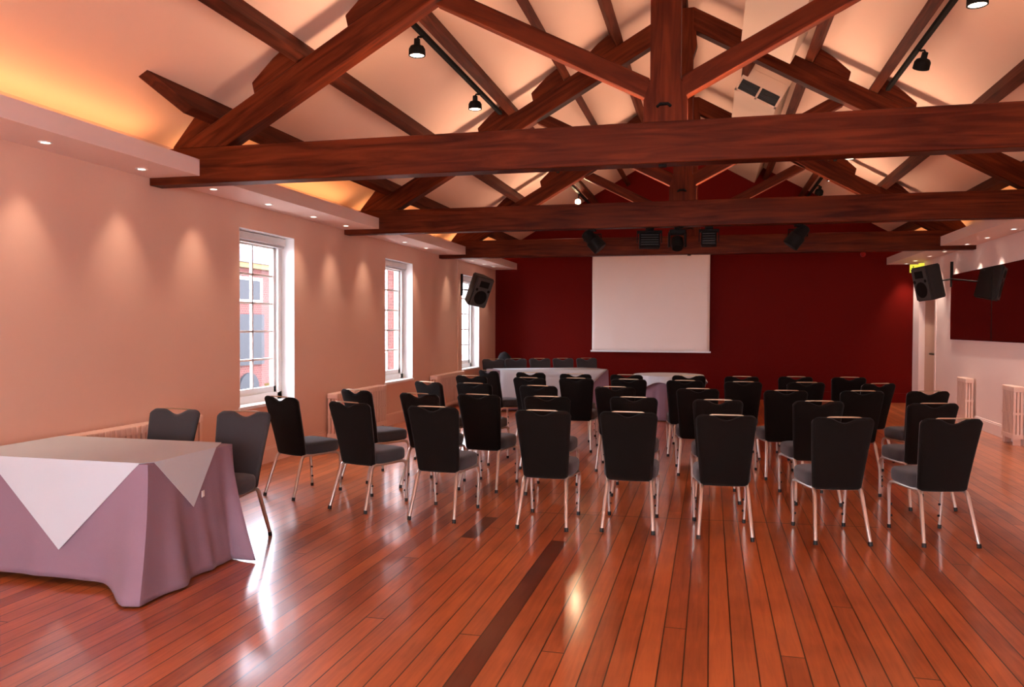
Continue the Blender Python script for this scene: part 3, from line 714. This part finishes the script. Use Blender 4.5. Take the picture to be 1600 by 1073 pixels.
def chair(x, y, deg, lb, gp):
    """x,y = midpoint between the rear feet; deg = turn to the left"""
    global cf
    a = math.radians(deg); loc = (x-.30*math.sin(a), y+.30*math.cos(a), 0)
    if cf:
        r_ = ch0; r_.location = loc; r_.rotation_euler = (0, 0, a); r_['label'] = lb; r_['group'] = gp; cf = False
    else: r_ = dup(ch0, loc, a, lb, gp)
rows = [
 ('nearest row', 1.0, [(-3.79, 6.53, -20), (-2.965, 6.21, -15), (-2.16, 6.06, -3), (-1.25, 6.02, 0), (-.60, 6.09, 1), (.12, 6.075, 4), (.94, 6.15, 10), (1.685, 6.28, 12)]),
 ('second row', 1.015, [(-3.42, 7.32, -24), (-2.67, 7.10, -12), (-2.10, 7.16, -6), (-1.44, 7.13, 0), (-.67, 7.28, 1), (.07, 7.22, 3), (.92, 7.35, 9), (1.84, 7.40, 14)]),
 ('third row', 1.012, [(-3.14, 8.64, -26), (-2.57, 8.58, -8), (-1.80, 8.42, -6), (-.98, 8.50, 0), (-.12, 8.50, 4), (.75, 8.51, 7), (1.50, 8.68, 10), (2.15, 8.84, 15)]),
 ('fourth row', 1.01, [(-3.00, 9.9, -6), (-3.12, 11.12, -36), (-2.19, 9.72, -8), (-1.61, 9.80, 0), (-.96, 9.79, 2), (-.29, 9.76, 3), (.38, 9.74, 5), (1.09, 9.85, 9), (1.89, 9.90, 26)]),
 ('farthest row', 1.01, [(-2.42, 10.82, -8), (-1.76, 10.66, 0), (-1.08, 10.69, 0), (-.27, 10.78, 3), (.40, 10.76, 4), (1.08, 10.93, 8), (1.74, 11.02, 9)])]
for ri, (rn, k_, lst) in enumerate(rows):
    for i, (x, y, dg) in enumerate(lst):
        n = len(lst); pos = '%s from the left' % ordn[i] if i <= n//2 else '%s from the right' % ordn[n-1-i]
        if i == 0: pos = 'leftmost'
        if i == n-1: pos = 'rightmost'
        turn = ' and turned to the right' if dg < -10 else (' and turned to the left' if dg > 11 else '')
        chair(x*k_, y*k_, dg, 'black banquet chair, %s in the %s%s' % (pos, rn, turn), 'audience chairs facing the screen')
chair(-3.975, 5.36, 180-2, 'black chair behind the front table, the left one, facing the camera', 'chairs at the front table')
chair(-3.375, 5.35, 180+1, 'black chair behind the front table, the right one, with one silver leg showing', 'chairs at the front table')
bt = ['leftmost', 'second from the left', 'middle one', 'second from the right', 'rightmost']
for i, (x, y, dg) in enumerate([(-4.14, 15.2, 200), (-3.76, 15.50, 203), (-3.33, 15.75, 206), (-2.90, 15.98, 206), (-2.46, 16.24, 206)]):
    chair(x, y, dg, 'black chair behind the long far table, %s' % bt[i], 'chairs behind the far table')

# ------------------------------------------------------------------ tables and linen
def table(name, label, loc, rz, w_, d_, h_=.74):
    r_ = thing(name, label, 'table', loc, rz)
    bm = bmesh.new(); box(bm, -w_/2, w_/2, -d_/2, d_/2, h_-.03, h_, .004); obj('tabletop', bm, M['tablewood'], r_)
    for sx in (-1, 1):
        for sy in (-1, 1):
            bm = bmesh.new(); tube(bm, [(sx*(w_/2-.1), sy*(d_/2-.1), h_-.03), (sx*(w_/2-.1), sy*(d_/2-.1), 0)], .016, 8); obj('leg', bm, M['chrome'], r_)
    return r_
def cloth(name, mat, loc, rz, w_, d_, ztop, offs, nper=56, rows_=22, seed=1, rad=.02):
    """rectangular cloth: w_ x d_, draped; offs(side,u) -> (outward, along, hem_z, ripple)"""
    rnd = random.Random(seed); ph = [rnd.uniform(0, 6.28) for _ in range(8)]
    bm = bmesh.new(); per = []
    cs = [(w_/2, -d_/2), (w_/2, d_/2), (-w_/2, d_/2), (-w_/2, -d_/2)]      # right side first, going round
    nrm = [(1, 0), (0, 1), (-1, 0), (0, -1)]
    for sd in range(4):
        a = Vector(cs[sd]); b_ = Vector(cs[(sd+1) % 4])
        for k in range(nper):
            u_ = k/nper; per.append((a.lerp(b_, u_), sd, u_))
    n = len(per); rings = []
    ringt = []
    for (p_, sd, u_) in per: ringt.append(bm.verts.new((p_.x*.97, p_.y*.97, ztop)))
    rings.append(ringt)
    for j in range(rows_+1):
        q = j/rows_; rg = []
        for i, (p_, sd, u_) in enumerate(per):
            out, dx_, dy_, hz, rip = offs(sd, u_)
            # corner-rounded normal
            nv = Vector(nrm[sd])
            s_ = i*.35
            f_ = math.sin(s_*1.3+ph[0])*.5+math.sin(s_*.55+ph[1])*.6+math.sin(s_*2.4+ph[2])*.2
            o_ = out*q**1.25+rip*f_*q**1.2
            z = ztop-.004-(ztop-.004-hz)*q
            x = p_.x+nv.x*o_+dx_*q**1.6+nv.x*.004; y = p_.y+nv.y*o_+dy_*q**1.6+nv.y*.004
            rg.append(bm.verts.new((x, y, z)))
        rings.append(rg)
    grid_faces(bm, rings, True); bm.faces.new(ringt)
    o = obj(name, bm, mat, None, loc, (0, 0, rz), smooth=True)
    md = o.modifiers.new('thickness', 'SOLIDIFY'); md.thickness = .002
    return o
# front table
FT = (-3.91, 4.465); FW, FD = 1.42, .86
table('banquet_table', 'table hidden under the plum cloth at the left front', (FT[0], FT[1], 0), 0, FW-.02, FD-.03, .745)
def gs(u_, c, w2): return math.exp(-((u_-c)/w2)**2)
def offs_front(sd, u_):
    if sd == 0:   # end facing the audience: u 0 near corner, 1 far corner
        o = .05+.07*math.sin(PI*u_)
        dx = .08*gs(u_, 0, .2)+.24*gs(u_, 1, .12)+.05*gs(u_, .22, .07); dy = -.26*gs(u_, 0, .22)-.16*gs(u_, 1, .14)
        hz = .006+.10*gs(u_, .55, .28)*0+.006
        return o, dx, dy, hz, .016
    if sd == 1:
        dx = .24*gs(u_, 0, .05); dy = -.16*gs(u_, 0, .05)
        return -.14*min(1, u_*6), dx, dy, .012, .006
    if sd == 2: return .04, 0, 0, .02, .012
    dx = .08*gs(u_, 1, .12); dy = -.26*gs(u_, 1, .13)
    return .015, dx, dy, .012+.03*(1-gs(u_, 1, .15)), .010
o = cloth('tablecloth', M['purple'], (FT[0], FT[1], 0), 0, FW, FD, .752, offs_front, seed=4)
tag(o, 'plum tablecloth draped to the floor over the front table', 'tablecloth', 'plum tablecloths')
# front overlay, a white square turned so that its points hang down
xr_, yf, yb_, xl_ = FT[0]+FW/2+.006, FT[1]-FD/2-.006, FT[1]+FD/2+.002, FT[0]-FW/2
bm = bmesh.new(); zt = .7565
def sub_tri(bm, P0, P1, P2, n=10):
    """P0-P1 is the table edge, P2 the hanging tip"""
    rows__ = []
    for j in range(n+1):
        q = j/n; A_ = P0.lerp(P2, q); B_ = P1.lerp(P2, q); m_ = max(1, n-j)
        rows__.append([bm.verts.new(A_.lerp(B_, i/m_)) for i in range(m_+1)] if j < n else [bm.verts.new(P2)])
    for a, b_ in zip(rows__, rows__[1:]):
        for i in range(len(a)-1):
            if len(b_) == 1: bm.faces.new((a[i], a[i+1], b_[0]))
            else:
                if i < len(b_)-1: bm.faces.new((a[i], a[i+1], b_[i+1], b_[i]))
                else: bm.faces.new((a[i], a[i+1], b_[i]))
            if len(b_) > 1 and i == len(a)-2: pass
topo = [(xr_-.055, yf), (-4.36, yf), (xl_+.02, yf+.10), (xl_+.02, yb_), (xr_-.09, yb_), (xr_, yb_-.19), (xr_, yf+.06)]
vs = [bm.verts.new((x, y, zt)) for x, y in topo]; bm.faces.new(vs)
V3 = Vector
sub_tri(bm, V3((xr_-.055, yf, zt)), V3((-4.36, yf, zt)), V3((-3.795, yf-.028, .215)))
sub_tri(bm, V3((xr_, yf+.06, zt)), V3((xr_, yb_-.19, zt)), V3((xr_+.045, 4.40, .425)))
bmesh.ops.remove_doubles(bm, verts=bm.verts[:], dist=.0005)
o = obj('table_overlay', bm, M['linen']); md = o.modifiers.new('thickness', 'SOLIDIFY'); md.thickness = .003; md.offset = 1
tag(o, 'white square overlay laid cornerwise over the plum front table', 'tablecloth', 'white overlays')
bm = bmesh.new(); box(bm, -.002, .002, -.018, .018, -.02, .02); t_ = obj('care_tag', bm, M['white'], o, (xr_+.048, 4.49, .49), (0, 0, .2))

# far long table, turned slightly
FA = Vector((-3.86, 14.2)); FB = Vector((-1.88, 15.2)); dv = (FB-FA); L_ = dv.length; ang = math.atan2(dv.y, dv.x)
nn = Vector((-dv.y, dv.x)).normalized(); cc = (FA+FB)/2+nn*.33
table('banquet_table', 'long table hidden under plum and white linen below the screen', (cc.x, cc.y, 0), ang, L_-.02, .64, .745)
def offs_far(sd, u_):
    if sd == 1: return -.24*min(1, u_*8, (1-u_)*8), 0, 0, .03, .004
    return .03, 0, 0, .02, .012
o = cloth('tablecloth', M['purple'], (cc.x, cc.y, 0), ang, L_, .66, .752, offs_far, seed=9)
tag(o, 'plum tablecloth on the long far table, under the white overlay', 'tablecloth', 'plum tablecloths')
bm = bmesh.new(); hw, hd = L_/2, .333
vs = [bm.verts.new((x, y, .757)) for x, y in ((-hw+.12, -hd-.004), (hw-.02, -hd-.004), (hw-.30, hd), (-hw+.12, hd))]; bm.faces.new(vs)
g_ = []
for j in range(9):
    q = j/8; g_.append([bm.verts.new((-hw+.12+(hw-.02-.70*q+hw-.12)*i/24, -hd-.006-.05*q-.006*math.sin(i*.9)*q, .757-.62*q)) for i in range(25)])
grid_faces(bm, g_); bmesh.ops.remove_doubles(bm, verts=bm.verts[:], dist=.0005)
o = obj('table_overlay', bm, M['linen'], None, (cc.x, cc.y, 0), (0, 0, ang), smooth=True); md = o.modifiers.new('thickness', 'SOLIDIFY'); md.thickness = .003; md.offset = 1
tag(o, 'white overlay hanging down the front of the long far table', 'tablecloth', 'white overlays')
# round table
RC = (-.70, 14.1)
r_ = thing('round_table', 'round table hidden under linen right of the long far table', 'table', (RC[0], RC[1], 0))
bm = bmesh.new(); lathe(bm, [(0, .70), (.58, .70), (.58, .735), (0, .735)], 32); obj('tabletop', bm, M['tablewood'], r_)
for k in range(4):
    a = PI/4+k*PI/2; bm = bmesh.new(); tube(bm, [(.3*math.cos(a), .3*math.sin(a), .70), (.36*math.cos(a), .36*math.sin(a), 0)], .016, 8); obj('leg', bm, M['chrome'], r_)
def round_cloth(name, mat, z, R, hem, amp, nf, flare, lb, gp, ph=0):
    bm = bmesh.new(); n = 144; rings = []
    for r__ in (.02, R*.6, R-.01): rings.append([bm.verts.new((r__*math.cos(2*PI*k/n), r__*math.sin(2*PI*k/n), z)) for k in range(n)])
    for j in range(13):
        q = j/12; rg = []
        for k in range(n):
            a = 2*PI*k/n; hz = hem(a); f_ = math.sin(nf*a+ph)*.7+math.sin(nf*2.3*a+1)*.3
            rr_ = R+flare*q+amp*f_*q; rg.append(bm.verts.new((rr_*math.cos(a), rr_*math.sin(a), z-.003-(z-.003-hz)*q)))
        rings.append(rg)
    grid_faces(bm, rings, True); bm.faces.new(rings[0])
    o = obj(name, bm, mat, None, (RC[0], RC[1], 0), smooth=True); md = o.modifiers.new('t', 'SOLIDIFY'); md.thickness = .002; md.offset = 1
    return tag(o, lb, 'tablecloth', gp)
round_cloth('tablecloth', M['purple'], .738, .585, lambda a: .012, .028, 14, .03, 'plum tablecloth falling in folds to the floor on the round table', 'plum tablecloths')
round_cloth('table_overlay', M['linen'], .743, .595, lambda a: .745-.10-.19*abs(math.sin(2*a+.35))**2, .018, 12, .05, 'white scalloped overlay on the round table', 'white overlays', 1.5)

# dark bag heaped in the far left corner
bm = bmesh.new(); bmesh.ops.create_icosphere(bm, subdivisions=4, radius=1)
for v_ in bm.verts:
    c = v_.co.copy(); k_ = 1+.12*math.sin(c.x*5+1)*math.cos(c.y*4)+.08*math.sin(c.z*9+c.x*4)
    v_.co = Vector((c.x*.34*k_, c.y*.22*k_, max(-.49, c.z*.47*k_)))
o = obj('equipment_bag', bm, M['bag'], None, (-4.28, 16.6, .49), smooth=True)
o2 = None
tag(o, 'dark lumpy bag standing behind the far table in the left corner', 'bag')
bm = bmesh.new(); tube(bm, [(-.12, 0, .40), (-.08, 0, .50), (.04, 0, .51), (.10, 0, .40)], .015, 8); obj('bag_strap', bm, M['bag'], o, smooth=True)
